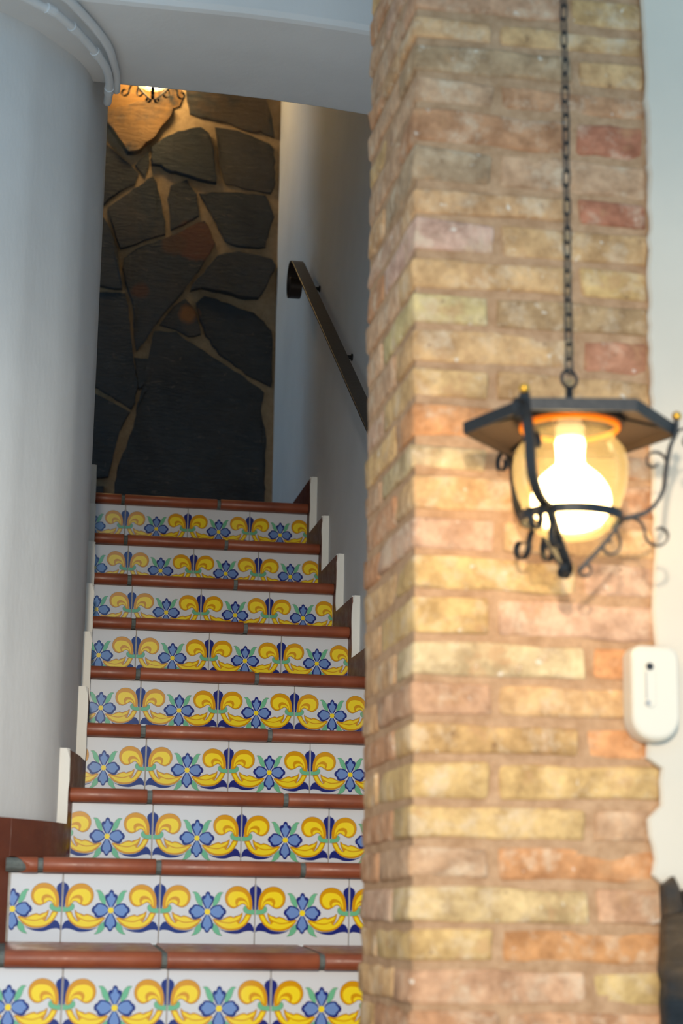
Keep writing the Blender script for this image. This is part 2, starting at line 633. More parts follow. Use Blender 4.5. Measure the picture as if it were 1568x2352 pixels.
# slate wall: mortar bed with single stones standing proud of it
wb = box_bm(-1.2, 1.2, YBACK, YBACK + .15, 1.2, 3.8)
wall_back = tag(frombm('wall_back', wb, MSM), 'crazy paved slate wall with tan mortar at the head of the stairs', kind='structure')
STONES = {
    "a": [(-0.364,3.66),(0.179,3.66),(0.194,3.335),(0.211,3.279),(0.198,3.238),(0.168,3.223),(0.133,3.257),(0.085,3.255),(-0.076,3.193),(-0.113,3.175),(-0.346,3.144)],
    "b": [(-0.112,3.165),(-0.076,3.182),(0.085,3.244),(0.134,3.247),(0.176,3.218),(0.169,3.19),(0.106,3.084),(0.041,3.022),(0.008,3.015),(-0.027,3.063),(-0.062,3.112),(-0.093,3.149)],
    "c": [(0.224,3.66),(0.506,3.66),(0.54,3.312),(0.565,3.241),(0.582,3.141),(0.532,3.161),(0.487,3.156),(0.395,3.186),(0.289,3.2),(0.247,3.21),(0.232,3.29)],
    "d": [(0.1,3.047),(0.143,3.087),(0.201,3.125),(0.291,3.15),(0.321,3.128),(0.342,3.05),(0.357,2.923),(0.297,2.93),(0.222,2.947),(0.177,2.955),(0.139,2.979),(0.106,2.98)],
    "e": [(0.351,3.157),(0.411,3.153),(0.464,3.142),(0.518,3.123),(0.564,3.107),(0.583,3.084),(0.59,2.944),(0.576,2.901),(0.5,2.912),(0.399,2.927),(0.37,3.02)],
    "f": [(0.043,2.971),(0.089,3.036),(0.091,2.995),(0.078,2.93)],
    "g": [(-0.304,3.1),(-0.199,3.085),(-0.093,3.061),(-0.047,3.022),(0.052,2.936),(0.039,2.895),(-0.018,2.858),(-0.054,2.824),(-0.096,2.785),(-0.286,2.803)],
    "h": [(-0.056,2.784),(0.004,2.837),(0.076,2.898),(0.108,2.929),(0.124,2.903),(0.149,2.802),(0.163,2.725),(0.164,2.694),(0.106,2.673),(-0.002,2.621),(-0.026,2.678)],
    "i": [(0.183,2.896),(0.242,2.925),(0.281,2.869),(0.291,2.783),(0.236,2.743),(0.189,2.715),(0.184,2.774),(0.174,2.844)],
    "j": [(0.295,2.874),(0.418,2.887),(0.554,2.889),(0.59,2.801),(0.572,2.744),(0.559,2.675),(0.514,2.668),(0.447,2.67),(0.401,2.69),(0.37,2.758)],
    "k": [(0.015,2.58),(0.057,2.621),(0.187,2.684),(0.317,2.761),(0.361,2.671),(0.308,2.573),(0.224,2.442),(0.134,2.317),(0.076,2.211),(0.062,2.297),(0.055,2.396),(0.022,2.485),(0.009,2.541)],
    "l": [(-0.298,2.763),(-0.095,2.758),(-0.06,2.718),(-0.016,2.616),(-0.01,2.547),(0.005,2.456),(-0.068,2.462),(-0.284,2.479)],
    "m": [(0.374,2.617),(0.455,2.639),(0.583,2.618),(0.6,2.596),(0.563,2.507),(0.534,2.458),(0.46,2.456),(0.385,2.474),(0.311,2.486),(0.271,2.47),(0.31,2.526)],
    "n": [(0.327,2.451),(0.416,2.429),(0.461,2.411),(0.521,2.396),(0.559,2.364),(0.589,2.326),(0.595,2.221),(0.596,2.106),(0.52,2.139),(0.393,2.222),(0.339,2.294),(0.315,2.354),(0.298,2.422)],
    "o": [(0.211,2.4),(0.254,2.434),(0.292,2.391),(0.304,2.345),(0.317,2.296),(0.273,2.286),(0.222,2.309),(0.159,2.323)],
    "p": [(0.138,2.293),(0.222,2.295),(0.289,2.252),(0.394,2.187),(0.49,2.133),(0.565,2.077),(0.556,2.005),(0.577,1.915),(0.576,1.766),(0.583,1.43),(0.004,1.43),(0.02,1.733),(0.055,1.846),(0.077,1.907),(0.088,2.004),(0.123,2.067),(0.132,2.173)],
    "q": [(-0.282,2.438),(-0.074,2.436),(0.02,2.437),(0.034,2.371),(0.042,2.295),(0.059,2.19),(0.082,2.064),(0.064,1.979),(-0.013,2.028),(-0.065,2.058),(-0.267,2.13)],
    "r": [(0.068,2.182),(0.124,2.182),(0.113,2.096),(0.091,2.057)],
    "s": [(-0.265,2.085),(-0.07,2.025),(0.002,1.991),(0.057,1.964),(0.014,1.881),(-0.003,1.783),(-0.014,1.709),(-0.245,1.674)],
    "t": [(-0.24,1.645),(-0.03,1.672),(-0.02,1.43),(-0.24,1.43)],
}
RUST_GLOW = {'a': 1.0, 'b': .8, 'c': .22, 'h': .12, 'e': .10, 'k': .06, 'o': .1, 'm': .05, 'd': .03}  # a and b carry the lantern's gold glow as colour
PROUD = {'a': .016, 'b': .034, 'd': .022, 'm': .028, 'p': .014}


def stone(pts, key, ybase, parent, name='stone', proud=None, rust_glow=0.0):
    rnd = random.Random(key)
    # a broken, slightly wandering outline
    out = []
    n = len(pts)
    for i in range(n):
        a, b = pts[i], pts[(i + 1) % n]
        d = math.hypot(b[0] - a[0], b[1] - a[1])
        m = max(1, int(d / .022))
        for s in range(m):
            t = s / m
            j = .0035 if s else .0015
            out.append((a[0] + (b[0] - a[0]) * t + rnd.uniform(-j, j), a[1] + (b[1] - a[1]) * t + rnd.uniform(-j, j)))
    m = len(out)
    out = grow(out, .0035)
    cx = sum(p[0] for p in out) / m
    cz = sum(p[1] for p in out) / m
    h = proud if proud is not None else rnd.uniform(.009, .015)
    gx, gz = rnd.uniform(-.02, .02), rnd.uniform(-.03, .02)
    bm = bmesh.new()
    r0 = [bm.verts.new((x, ybase + .004, z)) for x, z in out]
    r1 = [bm.verts.new((x, ybase - h * .75, z)) for x, z in out]

    def inset(x, z, d):
        l = math.hypot(x - cx, z - cz) or 1
        k = max(0, 1 - d / l)
        return cx + (x - cx) * k, cz + (z - cz) * k
    r2 = []
    for x, z in out:
        u, v = inset(x, z, .0045)
        dy = gx * (u - cx) + gz * (v - cz) + .006 * noise.noise(Vector((u * 9, v * 9, sum(map(ord, key)) % 17)))
        r2.append(bm.verts.new((u, ybase - h + dy, v)))
    for i in range(m):
        j = (i + 1) % m
        bm.faces.new((r0[i], r0[j], r1[j], r1[i]))
        bm.faces.new((r1[i], r1[j], r2[j], r2[i]))
    f = bm.faces.new(r2)
    bmesh.ops.triangulate(bm, faces=[f])
    o = frombm(name, bm, MS, parent)
    o.color = (rust_glow, rust_glow, rust_glow, 1)
    return o


for k_, pts_ in STONES.items():
    stone(pts_, k_, YBACK, wall_back, proud=PROUD.get(k_), rust_glow=RUST_GLOW.get(k_, .04))

# plaster beam over the stairs
bm = bmesh.new()
nx = 24
prof = lambda x: 2.058 - .035 * max(0, (x - .05) / .55) ** 2
rows_ = []
for i in range(nx + 1):
    x = -1.9 + 3.0 * i / nx
    z = prof(x)
    rows_.append([bm.verts.new((x, y, zz)) for y, zz in ((.075, 3.8), (.075, z + .015), (.082, z + .004), (.094, z), (.25, z - .002), (.485, z), (.496, z + .004), (.503, z + .014), (.503, 3.8))])
for a, b in zip(rows_, rows_[1:]):
    for k in range(9):
        l = (k + 1) % 9
        bm.faces.new((a[k], b[k], b[l], a[l]))
bm.faces.new(rows_[0])
bm.faces.new(rows_[-1][::-1])
bm_o = frombm('ceiling_beam', bm, MP, smooth=False)
bl = bmesh.new()
bmesh.ops.create_icosphere(bl, subdivisions=3, radius=.016)
for v_ in bl.verts:
    v_.co += v_.co.normalized() * .004 * noise.noise(v_.co * 90)
    v_.co = Vector((v_.co.x * .7, v_.co.y, v_.co.z * 1.2)) + Vector((.486, .486, 2.030))
frombm('plaster_lump', bl, MP, bm_o, True)
tag(bm_o, 'wide white plaster beam crossing above the lower steps', kind='structure')

tag(frombm('wall_light_stop', box_bm(-1.2, -.32, 2.35, 2.45, 1.2, 3.7), MP), 'unseen white plaster wall added to limit light at the landing', kind='structure')  # out of view; added to hem in fill light from the open side
tag(frombm('floor_landing', box_bm(-1.2, -.13, 2.45, YBACK, 1.3, 1.416), MT), 'terracotta floor of the landing', kind='structure')
tag(frombm('ceiling', box_bm(-2.8, 2.3, -3.0, .09, 2.5, 2.6), MP), 'white ceiling of the room in front of the stairs', kind='structure')
tag(frombm('ceiling_landing', box_bm(-1.2, 1.2, .49, YBACK + .15, 3.7, 3.8), MP), 'white ceiling above the stair landing', kind='structure')
mfl = mortar_material('pale_floor', (206, 202, 192), (188, 184, 174), .2)  # unseen floor, its pale colour chosen to bounce light upwards
tag(frombm('floor', box_bm(-3.2, 2.4, -6.0, -.25, FLOOR - .1, FLOOR), mfl), 'pale stone floor at the foot of the stairs', kind='structure')

# plaster wall right of the pillar: its ragged coat laps over the bricks
EDGE = [(.673, 1.631), (.674, 1.55), (.677, 1.431), (.679, 1.314), (.673, 1.122), (.672, .973), (.672, .863), (.672, .648), (.666, .578), (.670, .523),
        (.661, .44), (.651, .372), (.651, .345), (.675, .329), (.672, .273), (.653, .252), (.652, .226), (.663, .19), (.655, .167), (.672, .153)]
rnd = random.Random(3)
ed = [(.674, 2.5)]
full = [(.674, 2.5), (.675, 2.0)] + EDGE
for (xa, za), (xb, zb) in zip(full, full[1:]):
    m = max(1, int(abs(za - zb) / .018))
    for s in range(1, m + 1):
        t = s / m
        ed.append((xa + (xb - xa) * t + rnd.uniform(-.0025, .0025), za + (zb - za) * t))
bm = bmesh.new()
poly = ed + [(.678, .150), (.678, FLOOR), (2.2, FLOOR), (2.2, 2.5)]
va = [bm.verts.new((x, -.914, z)) for x, z in poly]
vm_ = [bm.verts.new((x - (.004 if i < len(ed) else 0), -.908, z)) for i, (x, z) in enumerate(poly)]
vb = [bm.verts.new((x, -.70 if x > .6785 else -.895, z)) for x, z in poly]
n = len(poly)
for i in range(n):
    j = (i + 1) % n
    bm.faces.new((va[i], va[j], vm_[j], vm_[i]))
    bm.faces.new((vm_[i], vm_[j], vb[j], vb[i]))
bm.faces.new(va[::-1])
tag(frombm('wall_front', bm, MPC), 'white plaster wall to the right of the brick pillar', kind='structure')

base_front = tag(empty('baseboard_front', (.7, -.914, FLOOR)), 'dark slate cladding low on the plaster wall beside the pillar', kind='structure')
for i, pts_ in enumerate(([(.666, .15), (.681, .163), (.686, .148), (.69, .128), (.692, .116), (.677, .111), (.667, .107)],
                          [(.667, .101), (.677, .105), (.693, .109), (.778, .117), (.79, -.131), (.658, -.131), (.661, -.018)],
                          [(.7, .119), (.697, .141), (.731, .155), (.786, .149), (.789, .125)],
                          [(.80, .15), (1.05, .155), (1.08, -.14), (.802, -.135)],
                          [(1.06, .152), (1.40, .16), (1.42, -.14), (1.09, -.145)], [(1.415, .158), (1.78, .15), (1.80, -.15), (1.435, -.14)], [(1.795, .15), (2.15, .155), (2.16, -.15), (1.815, -.15)],
                          [(.66, -.142), (.85, -.145), (.87, -.50), (.66, -.50)])):
    o = stone(pts_, 'plinth%d' % i, -.914, None, proud=.022, rust_glow=.45)
    o.parent = base_front
    o.matrix_parent_inverse = Matrix.Translation(base_front.location).inverted()


# ------------------------------------------------------------------ brick pillar
PX0, PX1, PY0, PY1 = .279, .674, -.90, -.505
pillar = tag(empty('brick_pillar', ((PX0 + PX1) / 2, (PY0 + PY1) / 2, FLOOR)), 'tall square pillar of worn tan bricks beside the stairs', 'pillar')
pinv = Matrix.Translation(pillar.location).inverted()


def under(o, par, inv):
    o.parent = par
    o.matrix_parent_inverse = inv
    return o


core = frombm('mortar_core', box_bm(PX0 + .003, PX1 + .03, PY0 + .003, PY1 - .003, FLOOR, 2.5), MM)
under(core, pillar, pinv)
JZ = [1.5738, 1.5224, 1.4641, 1.4077, 1.3369, 1.2668, 1.2132, 1.1489, 1.0866, 1.0264, .9609, .9025, .8361, .7844, .7185, .6553, .5913, .5219, .4585, .3972, .3377, .2716, .2101, .1498, .0869, .029, -.0314]


def brick_mesh(lx, ly, lz, seed):
    rnd = random.Random(seed)
    bm = box_bm(-lx / 2, lx / 2, -ly / 2, ly / 2, -lz / 2, lz / 2)
    n = 4
    if lx >= ly:
        for i in range(1, n):
            bmesh.ops.bisect_plane(bm, geom=bm.verts[:] + bm.edges[:] + bm.faces[:], plane_co=(-lx / 2 + lx * i / n, 0, 0), plane_no=(1, 0, 0))
    else:
        for i in range(1, n):
            bmesh.ops.bisect_plane(bm, geom=bm.verts[:] + bm.edges[:] + bm.faces[:], plane_co=(0, -ly / 2 + ly * i / n, 0), plane_no=(0, 1, 0))
    sharp = [e for e in bm.edges if len(e.link_faces) == 2 and e.calc_face_angle(0) > .5]
    bmesh.ops.bevel(bm, geom=sharp, offset=.0065, segments=2, profile=.5, affect='EDGES')
    for v in bm.verts:
        p = v.co * 30 + Vector((seed * 3.1, 0, 0))
        v.co += Vector((noise.noise(p), noise.noise(p + Vector((9, 0, 0))), noise.noise(p + Vector((0, 9, 0))))) * .0052
        v.co += Vector((rnd.uniform(-1, 1), rnd.uniform(-1, 1), rnd.uniform(-1, 1))) * .0008
    me = bpy.data.meshes.new('brick')
    bmesh.ops.recalc_face_normals(bm, faces=bm.faces)
    bm.to_mesh(me)
    bm.free()
    me.materials.append(MB)
    for p in me.polygons:
        p.use_smooth = True
    return me


BM_CACHE = {}
PAL = [(210, 166, 124), (214, 172, 126), (204, 154, 118), (210, 164, 132), (216, 176, 126), (200, 148, 112), (214, 174, 148), (208, 168, 136)]
ORANGE, RED, YELLOW, PINK, OLIVE = (214, 154, 108), (188, 124, 98), (220, 182, 126), (214, 174, 156), (188, 154, 116)
SPECIAL = {(4, 'b'): RED, (6, 'b'): RED, (7, 'a'): PINK, (8, 'b'): YELLOW, (9, 'b'): OLIVE, (9, 'a'): (208, 184, 134), (10, 'b'): (196, 138, 110),
           (12, 'a'): ORANGE, (13, 'a'): (206, 180, 140), (16, 'a'): YELLOW, (17, 'a'): YELLOW, (18, 'a'): (216, 190, 150), (18, 'b'): ORANGE, (20, 'b'): ORANGE, (20, 'a'): (210, 168, 116),
           (21, 'a'): YELLOW, (21, 'b'): YELLOW, (22, 'a'): (212, 176, 124), (23, 'b'): ORANGE, (24, 'a'): (218, 186, 138), (25, 'a'): YELLOW, (25, 'b'): (208, 150, 102), (26, 'b'): (212, 180, 126),
           (2, 'a'): (194, 160, 126), (5, 'a'): (192, 162, 132)}
rb = random.Random(11)


def put_brick(x0, x1, y0, y1, z0, z1, col):
    lx, ly, lz = x1 - x0, y1 - y0, z1 - z0
    key = (round(lx / .02), round(ly / .02), rb.randrange(4))
    if key not in BM_CACHE:
        BM_CACHE[key] = (brick_mesh(lx, ly, lz, hash(key) % 97 + key[2]), lx, ly, lz)
    me, a, b, c = BM_CACHE[key]
    o = bpy.data.objects.new('brick', me)
    C.objects.link(o)
    o.location = ((x0 + x1) / 2, (y0 + y1) / 2, (z0 + z1) / 2)
    o.scale = (lx / a, ly / b, lz / c)
    o.rotation_euler = (rb.uniform(-.012, .012), rb.uniform(-.012, .012), rb.uniform(-.012, .012))
    j = rb.uniform(.82, .96)
    o.color = (*[v * j for v in lin(col)], 1)
    under(o, pillar, pinv)
    return o


zj = list(JZ)
while zj[0] < 1.95:
    zj.insert(0, zj[0] + .0617)
while zj[-1] > -.25:
    zj.append(zj[-1] - .0617)
i0 = zj.index(JZ[0])
for i in range(len(zj) - 1):
    c = i - i0 + 1                       # course number, 1 = first whole one from the frame's top
    zt, zb = zj[i] - .006, zj[i + 1] + .006
    zt += rb.uniform(-.0015, .0015)
    f0, f1 = PY0 - rb.uniform(.0, .004), PX0 - rb.uniform(.0, .004)
    g = .007
    col = lambda key: SPECIAL.get((c, key)) or rb.choice(PAL)
    if c % 2:                            # header first
        xs = PX0 + .134 + rb.uniform(-.008, .008)
        ym = PY0 + .255 + rb.uniform(-.01, .01)
        put_brick(f1, xs - g, f0, ym - g, zb, zt, col('a'))
        put_brick(xs + g, PX1, f0 + .001, PY0 + .115, zb, zt, col('b'))
        put_brick(f1 + .001, PX0 + .115, ym + g, PY1, zb, zt, col('c'))
    else:
        xs = PX0 + .272 + rb.uniform(-.010, .012)
        ym = PY0 + .128 + rb.uniform(-.008, .008)
        put_brick(f1, xs - g, f0, ym - g, zb, zt, col('a'))
        put_brick(xs + g, PX1, f0 + .001, PY0 + .115, zb, zt, col('b'))
        put_brick(f1 + .001, PX0 + .115, ym + g, PY1, zb, zt, col('c'))


# ------------------------------------------------------------------ staircase
UX = .2 / 1408
ART = []


def art(mat_i, pts, lvl, mirror=True, n=4):
    p = [((x - 774) * UX, -(y - 75) * UX) for x, y in pts]
    p = catmull(p, n, closed=True)
    ART.append((mat_i, p, lvl))
    if mirror:
        ART.append((mat_i, [(-x, z) for x, z in p][::-1], lvl))


GM = [G_WHITE, G_NAVY, G_BLUE, G_GREEN, G_YEL, G_ORA, G_OUT]


# blue leaf on the joint
art(1, [(77, 200), (98, 200), (130, 215), (155, 250), (157, 290), (132, 350), (117, 420), (110, 500), (106, 545), (77, 548)], 1)
# scroll
sc_ = [(128, 545), (116, 470), (125, 390), (150, 320), (200, 255), (260, 220), (330, 205), (400, 215), (460, 250), (500, 300), (517, 365), (508, 430), (475, 485),
       (430, 515), (385, 522), (350, 510), (315, 492), (285, 470), (250, 458), (215, 475), (195, 505), (182, 548)]
art(6, grow(sc_, 4), 1)
art(5, sc_, 2)
art(4, [(160, 500), (168, 420), (198, 350), (250, 300), (320, 282), (390, 284), (445, 312), (478, 370), (468, 440), (430, 486), (385, 502), (352, 488), (368, 440), (355, 392), (305, 366), (245, 380), (200, 420), (178, 470), (172, 510)], 3)
art(4, [(190, 470), (215, 430), (260, 415), (305, 420), (330, 448), (322, 484), (300, 470), (262, 448), (222, 456), (198, 490)], 3)
# lower leaf
lf = [(128, 605), (142, 660), (190, 740), (260, 800), (340, 832), (430, 842), (500, 836), (580, 806), (640, 756), (692, 686), (650, 680), (600, 694), (560, 690), (520, 668),
      (470, 648), (425, 638), (392, 652), (350, 634), (300, 620), (258, 585), (264, 640), (282, 690), (306, 742), (272, 716), (232, 662), (202, 605)]
art(6, grow(lf, 4), 1, n=3)
art(5, lf, 2, n=3)
art(4, [(150, 625), (172, 680), (222, 745), (300, 795), (390, 815), (480, 812), (560, 785), (630, 735), (668, 700), (600, 722), (540, 735), (460, 745), (400, 735), (345, 715), (320, 745), (290, 745), (240, 700), (195, 625)], 3, n=3)
art(4, [(280, 625), (330, 645), (380, 668), (425, 658), (480, 668), (530, 692), (575, 708), (520, 722), (450, 728), (390, 715), (335, 690), (300, 665)], 3, n=3)
# bottom wave
art(1, [(80, 866), (80, 820), (110, 760), (150, 730), (195, 735), (240, 790), (320, 834), (430, 850), (520, 844), (592, 818), (540, 852), (460, 880), (370, 890), (300, 884), (220, 856), (150, 846), (108, 850)], 0)
# green strap and leaves
art(6, grow([(77, 545), (140, 548), (180, 535), (205, 505), (215, 490), (240, 510), (245, 545), (225, 580), (180, 600), (120, 607), (77, 603)], 3), 4)
art(3, [(77, 545), (140, 548), (180, 535), (205, 505), (215, 490), (240, 510), (245, 545), (225, 580), (180, 600), (120, 607), (77, 603)], 5)
gl1 = [(548, 303), (600, 298), (640, 330), (670, 375), (692, 440), (694, 500), (650, 480), (610, 430), (590, 370), (575, 325)]
gl2 = [(692, 742), (692, 820), (662, 872), (610, 907), (548, 920), (585, 880), (600, 820), (640, 772)]
for g_ in (gl1, gl2):
    art(6, grow(g_, 3.5), 0)
    art(3, g_, 1)
# flower
half = [(774, 560), (735, 520), (705, 460), (686, 405), (683, 372), (705, 350), (735, 342), (742, 310), (774, 286)]
art(1, half + [(1548 - x, y) for x, y in half[1:-1][::-1]], 3, False)
art(1, [(745, 580), (720, 520), (660, 487), (600, 475), (560, 490), (546, 516), (520, 528), (496, 570), (506, 610), (531, 626), (545, 660), (570, 685), (620, 687), (690, 655), (735, 612)], 3)
halfb = [(774, 600), (725, 660), (690, 730), (682, 780), (695, 815), (730, 830), (745, 862), (774, 880)]
art(1, halfb + [(1548 - x, y) for x, y in halfb[1:-1][::-1]], 3, False)
hi = [(774, 548), (742, 490), (716, 430), (714, 402), (740, 386), (752, 350), (774, 322)]
art(2, hi + [(1548 - x, y) for x, y in hi[1:-1][::-1]], 4, False)
art(2, [(735, 578), (700, 530), (640, 502), (590, 500), (570, 530), (538, 562), (538, 595), (568, 620), (584, 650), (630, 655), (690, 630)], 4)
hb = [(774, 612), (740, 670), (716, 730), (712, 780), (738, 805), (756, 840), (774, 852)]
art(2, hb + [(1548 - x, y) for x, y in hb[1:-1][::-1]], 4, False)
art(4, [(774 + 42 * math.cos(a * math.pi / 6), 580 + 42 * math.sin(a * math.pi / 6)) for a in range(12)], 5, False, 2)


TILE_H = .142


def tile_mesh(x0=-.099, x1=.099):
    """painted glazed tile: front in the plane y = 0, top edge at z = 0"""
    bm = bmesh.new()
    for mi, p, lvl in ART:
        y = -.00012 * (lvl + 1)
        f = bm.faces.new([bm.verts.new((x, y, z)) for x, z in p])
        f.normal_update()
        if f.normal.y > 0:
            f.normal_flip()
        f.material_index = mi
    bmesh.ops.triangulate(bm, faces=bm.faces[:])
    for co, no in (((x0 + .0008, 0, 0), (-1, 0, 0)), ((x1 - .0008, 0, 0), (1, 0, 0)), ((0, 0, -TILE_H + .001), (0, 0, -1))):
        bmesh.ops.bisect_plane(bm, geom=bm.verts[:] + bm.edges[:] + bm.faces[:], plane_co=co, plane_no=no, clear_outer=True)
    b2 = box_bm(x0, x1, 0, .007, -TILE_H, .001)
    bmesh.ops.bevel(b2, geom=[e for e in b2.edges if all(v.co.y < .001 for v in e.verts)], offset=.0012, segments=2, profile=.5, affect='EDGES')
    me2 = bpy.data.meshes.new('tmp')
    bmesh.ops.recalc_face_normals(b2, faces=b2.faces)
    b2.to_mesh(me2)
    b2.free()
    bm.from_mesh(me2)
    bpy.data.meshes.remove(me2)
    me = bpy.data.meshes.new('riser_tile')
    bm.to_mesh(me)
    bm.free()
    for g_ in GM:
        me.materials.append(g_)
    return me


TILE = tile_mesh()
stairs = tag(empty('staircase', (.1, -.2, FLOOR)), 'terracotta staircase with painted floral riser tiles in blue and yellow', 'staircase')
sinv = Matrix.Translation(stairs.location).inverted()
rt_ = random.Random(5)
for k in range(1, 12):
    yk, zk = YK[k], ZK[k]
    yb = YK[k - 1] if k > 1 else YBACK
    tf = TOPF[k]
    tb = tf + TILT[k]
    xl = (WF(yk) if k <= 7 else (-.307 if k == 8 else WF(yk - .01, .02)))
    xlow = min(W(yk - .06), W(yb)) - .03 if k > 7 else W(yk) - .02
    # grout body: everything under the tiles, with a grout nosing seen only in the joints
    bm = bmesh.new()
    lowz = (ZK[k + 1] - .02) if k < 11 else FLOOR
    extrude_yz(bm, [(yb + .02, lowz), (yk + .0065, lowz), (yk + .0065, zk + .0015), (yk - .012, zk + .0025), (yk - .0215, zk + .009), (yk - .0235, zk + .0165), (yk - .0215, zk + .024), (yk - .012, tf - .003), (yb + .004, tb - .003), (yb + .02, tb - .003)], (-.318 if k == 8 else xlow) if k > 7 else xl - .01, XR if k < 11 else .272)
    for v_ in bm.verts:
        v_.co.y = min(v_.co.y, YBACK)
    bodym = [MG, MTG]
    body = frombm('step', bm, bodym)
    for p in body.data.polygons:
        if p.center.z < zk + .001 and abs(p.center.y - yk) < .01:
            p.material_index = 1
    under(body, stairs, sinv)
    # glazed riser tiles
    lo = xl + .0005
    j = math.floor(lo / .2)
    while j * .2 < XRF:
        a, b = max(j * .2 + .001, lo), min(j * .2 + .199, (XRF if k < 11 else .27) - .0005)
        if b - a > .006:
            cx = j * .2 + .1
            whole = (b - a) > .1975
            me = TILE if whole else tile_mesh(a - cx, b - cx)
            o = bpy.data.objects.new('riser_tile', me)
            C.objects.link(o)
            o.location = (cx, yk + rt_.uniform(-.0006, .0006), zk - .001)
            o.rotation_euler = (rt_.uniform(-.004, .004), 0, rt_.uniform(-.004, .004))
            o.parent = body
        j += 1
    # terracotta step tiles with a rolled nosing
    jx = [-.010 + .307 * m for m in range(-8, 4)]
    if k == 8:
        jx = [-.862, -.555, -.248, -.006, .297, .604]
    left = (xl - .012) if k <= 7 else (-.307 if k == 8 else WF(yk - .02) - .02)
    xr_ = XRF if k < 11 else .27
    edges = [left] + [x for x in jx if left + .03 < x < xr_ - .03] + [xr_]
    for a, b in zip(edges, edges[1:]):
        ga = .0055 if a != left else .001
        gb = .0055 if b != xr_ else .001
        bm = bmesh.new()
        dz = rt_.uniform(-.0006, .0006)
        R_ = .0165
        prof_ = [(yb - .002, tb - .014), (yb - .002, tb), (yk - .006, tf)]
        for s in range(1, 9):
            t = math.pi / 2 + math.pi * s / 9
            prof_.append((yk - .0105 + R_ * math.cos(t), zk + R_ + R_ * math.sin(t)))
        prof_ += [(yk - .0105, zk + .0002), (yk + .002, zk + .0002), (yk + .002, tf - .014)]
        extrude_yz(bm, [(y, z + dz) for y, z in prof_], a + ga, b - gb)
        if k == 8 and a == left:      # mitred end against the curved wall
            for v in bm.verts:
                if v.co.x < a + .01 and v.co.y < yk + .02:
                    v.co.x += max(0, (yk - v.co.y)) * .8 + (0.014 if v.co.z < zk + .02 else 0)
        o = frombm('step_tile', bm, MT)
        o.data.polygons.foreach_set('use_smooth', [abs(p.normal.x) < .5 for p in o.data.polygons])
        m_ = o.modifiers.new('edge', 'BEVEL')
        m_.width = .0015
        m_.segments = 2
        m_.limit_method = 'ANGLE'
        m_.angle_limit = math.radians(50)
        o.parent = body

# ------------------------------------------------------------------ stepped skirtings
SK_UP, SK_FW = .078, .047


def skirting(name, side, label):
    root = tag(empty(name, (XR if side > 0 else -.2, .3, FLOOR)), label, kind='structure')
    inv = Matrix.Translation(root.location).inverted()
    face = (lambda y: XRF) if side > 0 else (lambda y: WF(y))
    back = (lambda y: XR + .004) if side > 0 else (lambda y: W(y) - .006)
    for k in range(1, 11):
        if side > 0 and k > 10:
            continue
        y0, yr = YK[k] - SK_FW, YK[k]
        y1 = (YK[k - 1] - SK_FW) if k > 1 else YK[1] + .35
        top = TOPF[k] + SK_UP
        bm = bmesh.new()

        def column(ya, yb_, z0, z1, za1=None):
            m = max(1, int((yb_ - ya) / .03))
            prev = None
            for s in range(m + 1):
                y = ya + (yb_ - ya) * s / m
                ring = [bm.verts.new((face(y), y, z0)), bm.verts.new((face(y), y, z1)), bm.verts.new((back(y), y, z1)), bm.verts.new((back(y), y, z0))]
                if prev:
                    for q_ in range(4):
                        l = (q_ + 1) % 4
                        bm.faces.new((prev[q_], prev[l], ring[l], ring[q_]))
                else:
                    bm.faces.new(ring)
                prev = ring
            bm.faces.new(prev[::-1])
        column(y0, yr - .001, TOPF[k + 1] + TILT[k + 1] * .5, top)
        column(yr, y1 - .002, TOPF[k] + TILT[k] * .3 - .002, top)
        o = frombm('skirting_tile', bm, MK)
        under(o, root, inv)
        # pale painted front edge, from the skirting below up to this one's top
        zb_ = TOPF[k + 1] + SK_UP + .001
        bm = bmesh.new()
        xa, xb = sorted((face(y0), back(y0)))
        if side > 0:
            xb += rt_.uniform(-.001, .003)
        rings = []
        nseg = 7
        rr = random.Random(k * 7 + side)
        for s in range(nseg + 1):
            z = zb_ + (top + .004 - zb_) * s / nseg
            ins = .007 if s == nseg else 0
            jl, jr = rr.uniform(-.0012, .0012), rr.uniform(-.0012, .0012)
            rings.append([bm.verts.new((xa + jl + (ins if side > 0 else 0), y0 - .005, z)), bm.verts.new((xb + jr - (0 if side > 0 else ins), y0 - .005, z)), bm.verts.new((xb + jr, y0 + .002, z)), bm.verts.new((xa + jl, y0 + .002, z))])
        for a, b in zip(rings, rings[1:]):
            for q_ in range(4):
                l = (q_ + 1) % 4
                bm.faces.new((a[q_], a[l], b[l], b[q_]))
        bm.faces.new(rings[0][::-1])
        bm.faces.new(rings[-1])
        o = frombm('painted_edge', bm, MPE)
        under(o, root, inv)


skirting('baseboard_right', 1, 'stepped terracotta skirting with pale front edges along the right wall')
skirting('baseboard_left', -1, 'stepped terracotta skirting with pale front edges round the left wall')

# ------------------------------------------------------------------ handrail
hr = tag(empty('handrail', (.555, 1.4, 1.4)), 'dark flat iron handrail ending in a scroll on the right stair wall', 'handrail')
hinv = Matrix.Translation(hr.location).inverted()
XH = .555
slope = (2.280 - 1.374) / (2.19 - .892)


def rail_ribbon(path, wd, th, name, m):
    bm = ribbon_bm(path, wd, th)
    for v in bm.verts:                      # (r, t, z) -> (x = XH + t, y = r)
        v.co = Vector((XH - v.co.y, v.co.x, v.co.z))
    o = frombm(name, bm, m)
    under(o, hr, hinv)
    md = o.modifiers.new('edge', 'BEVEL')
    md.width = .0012
    md.segments = 1
    return o


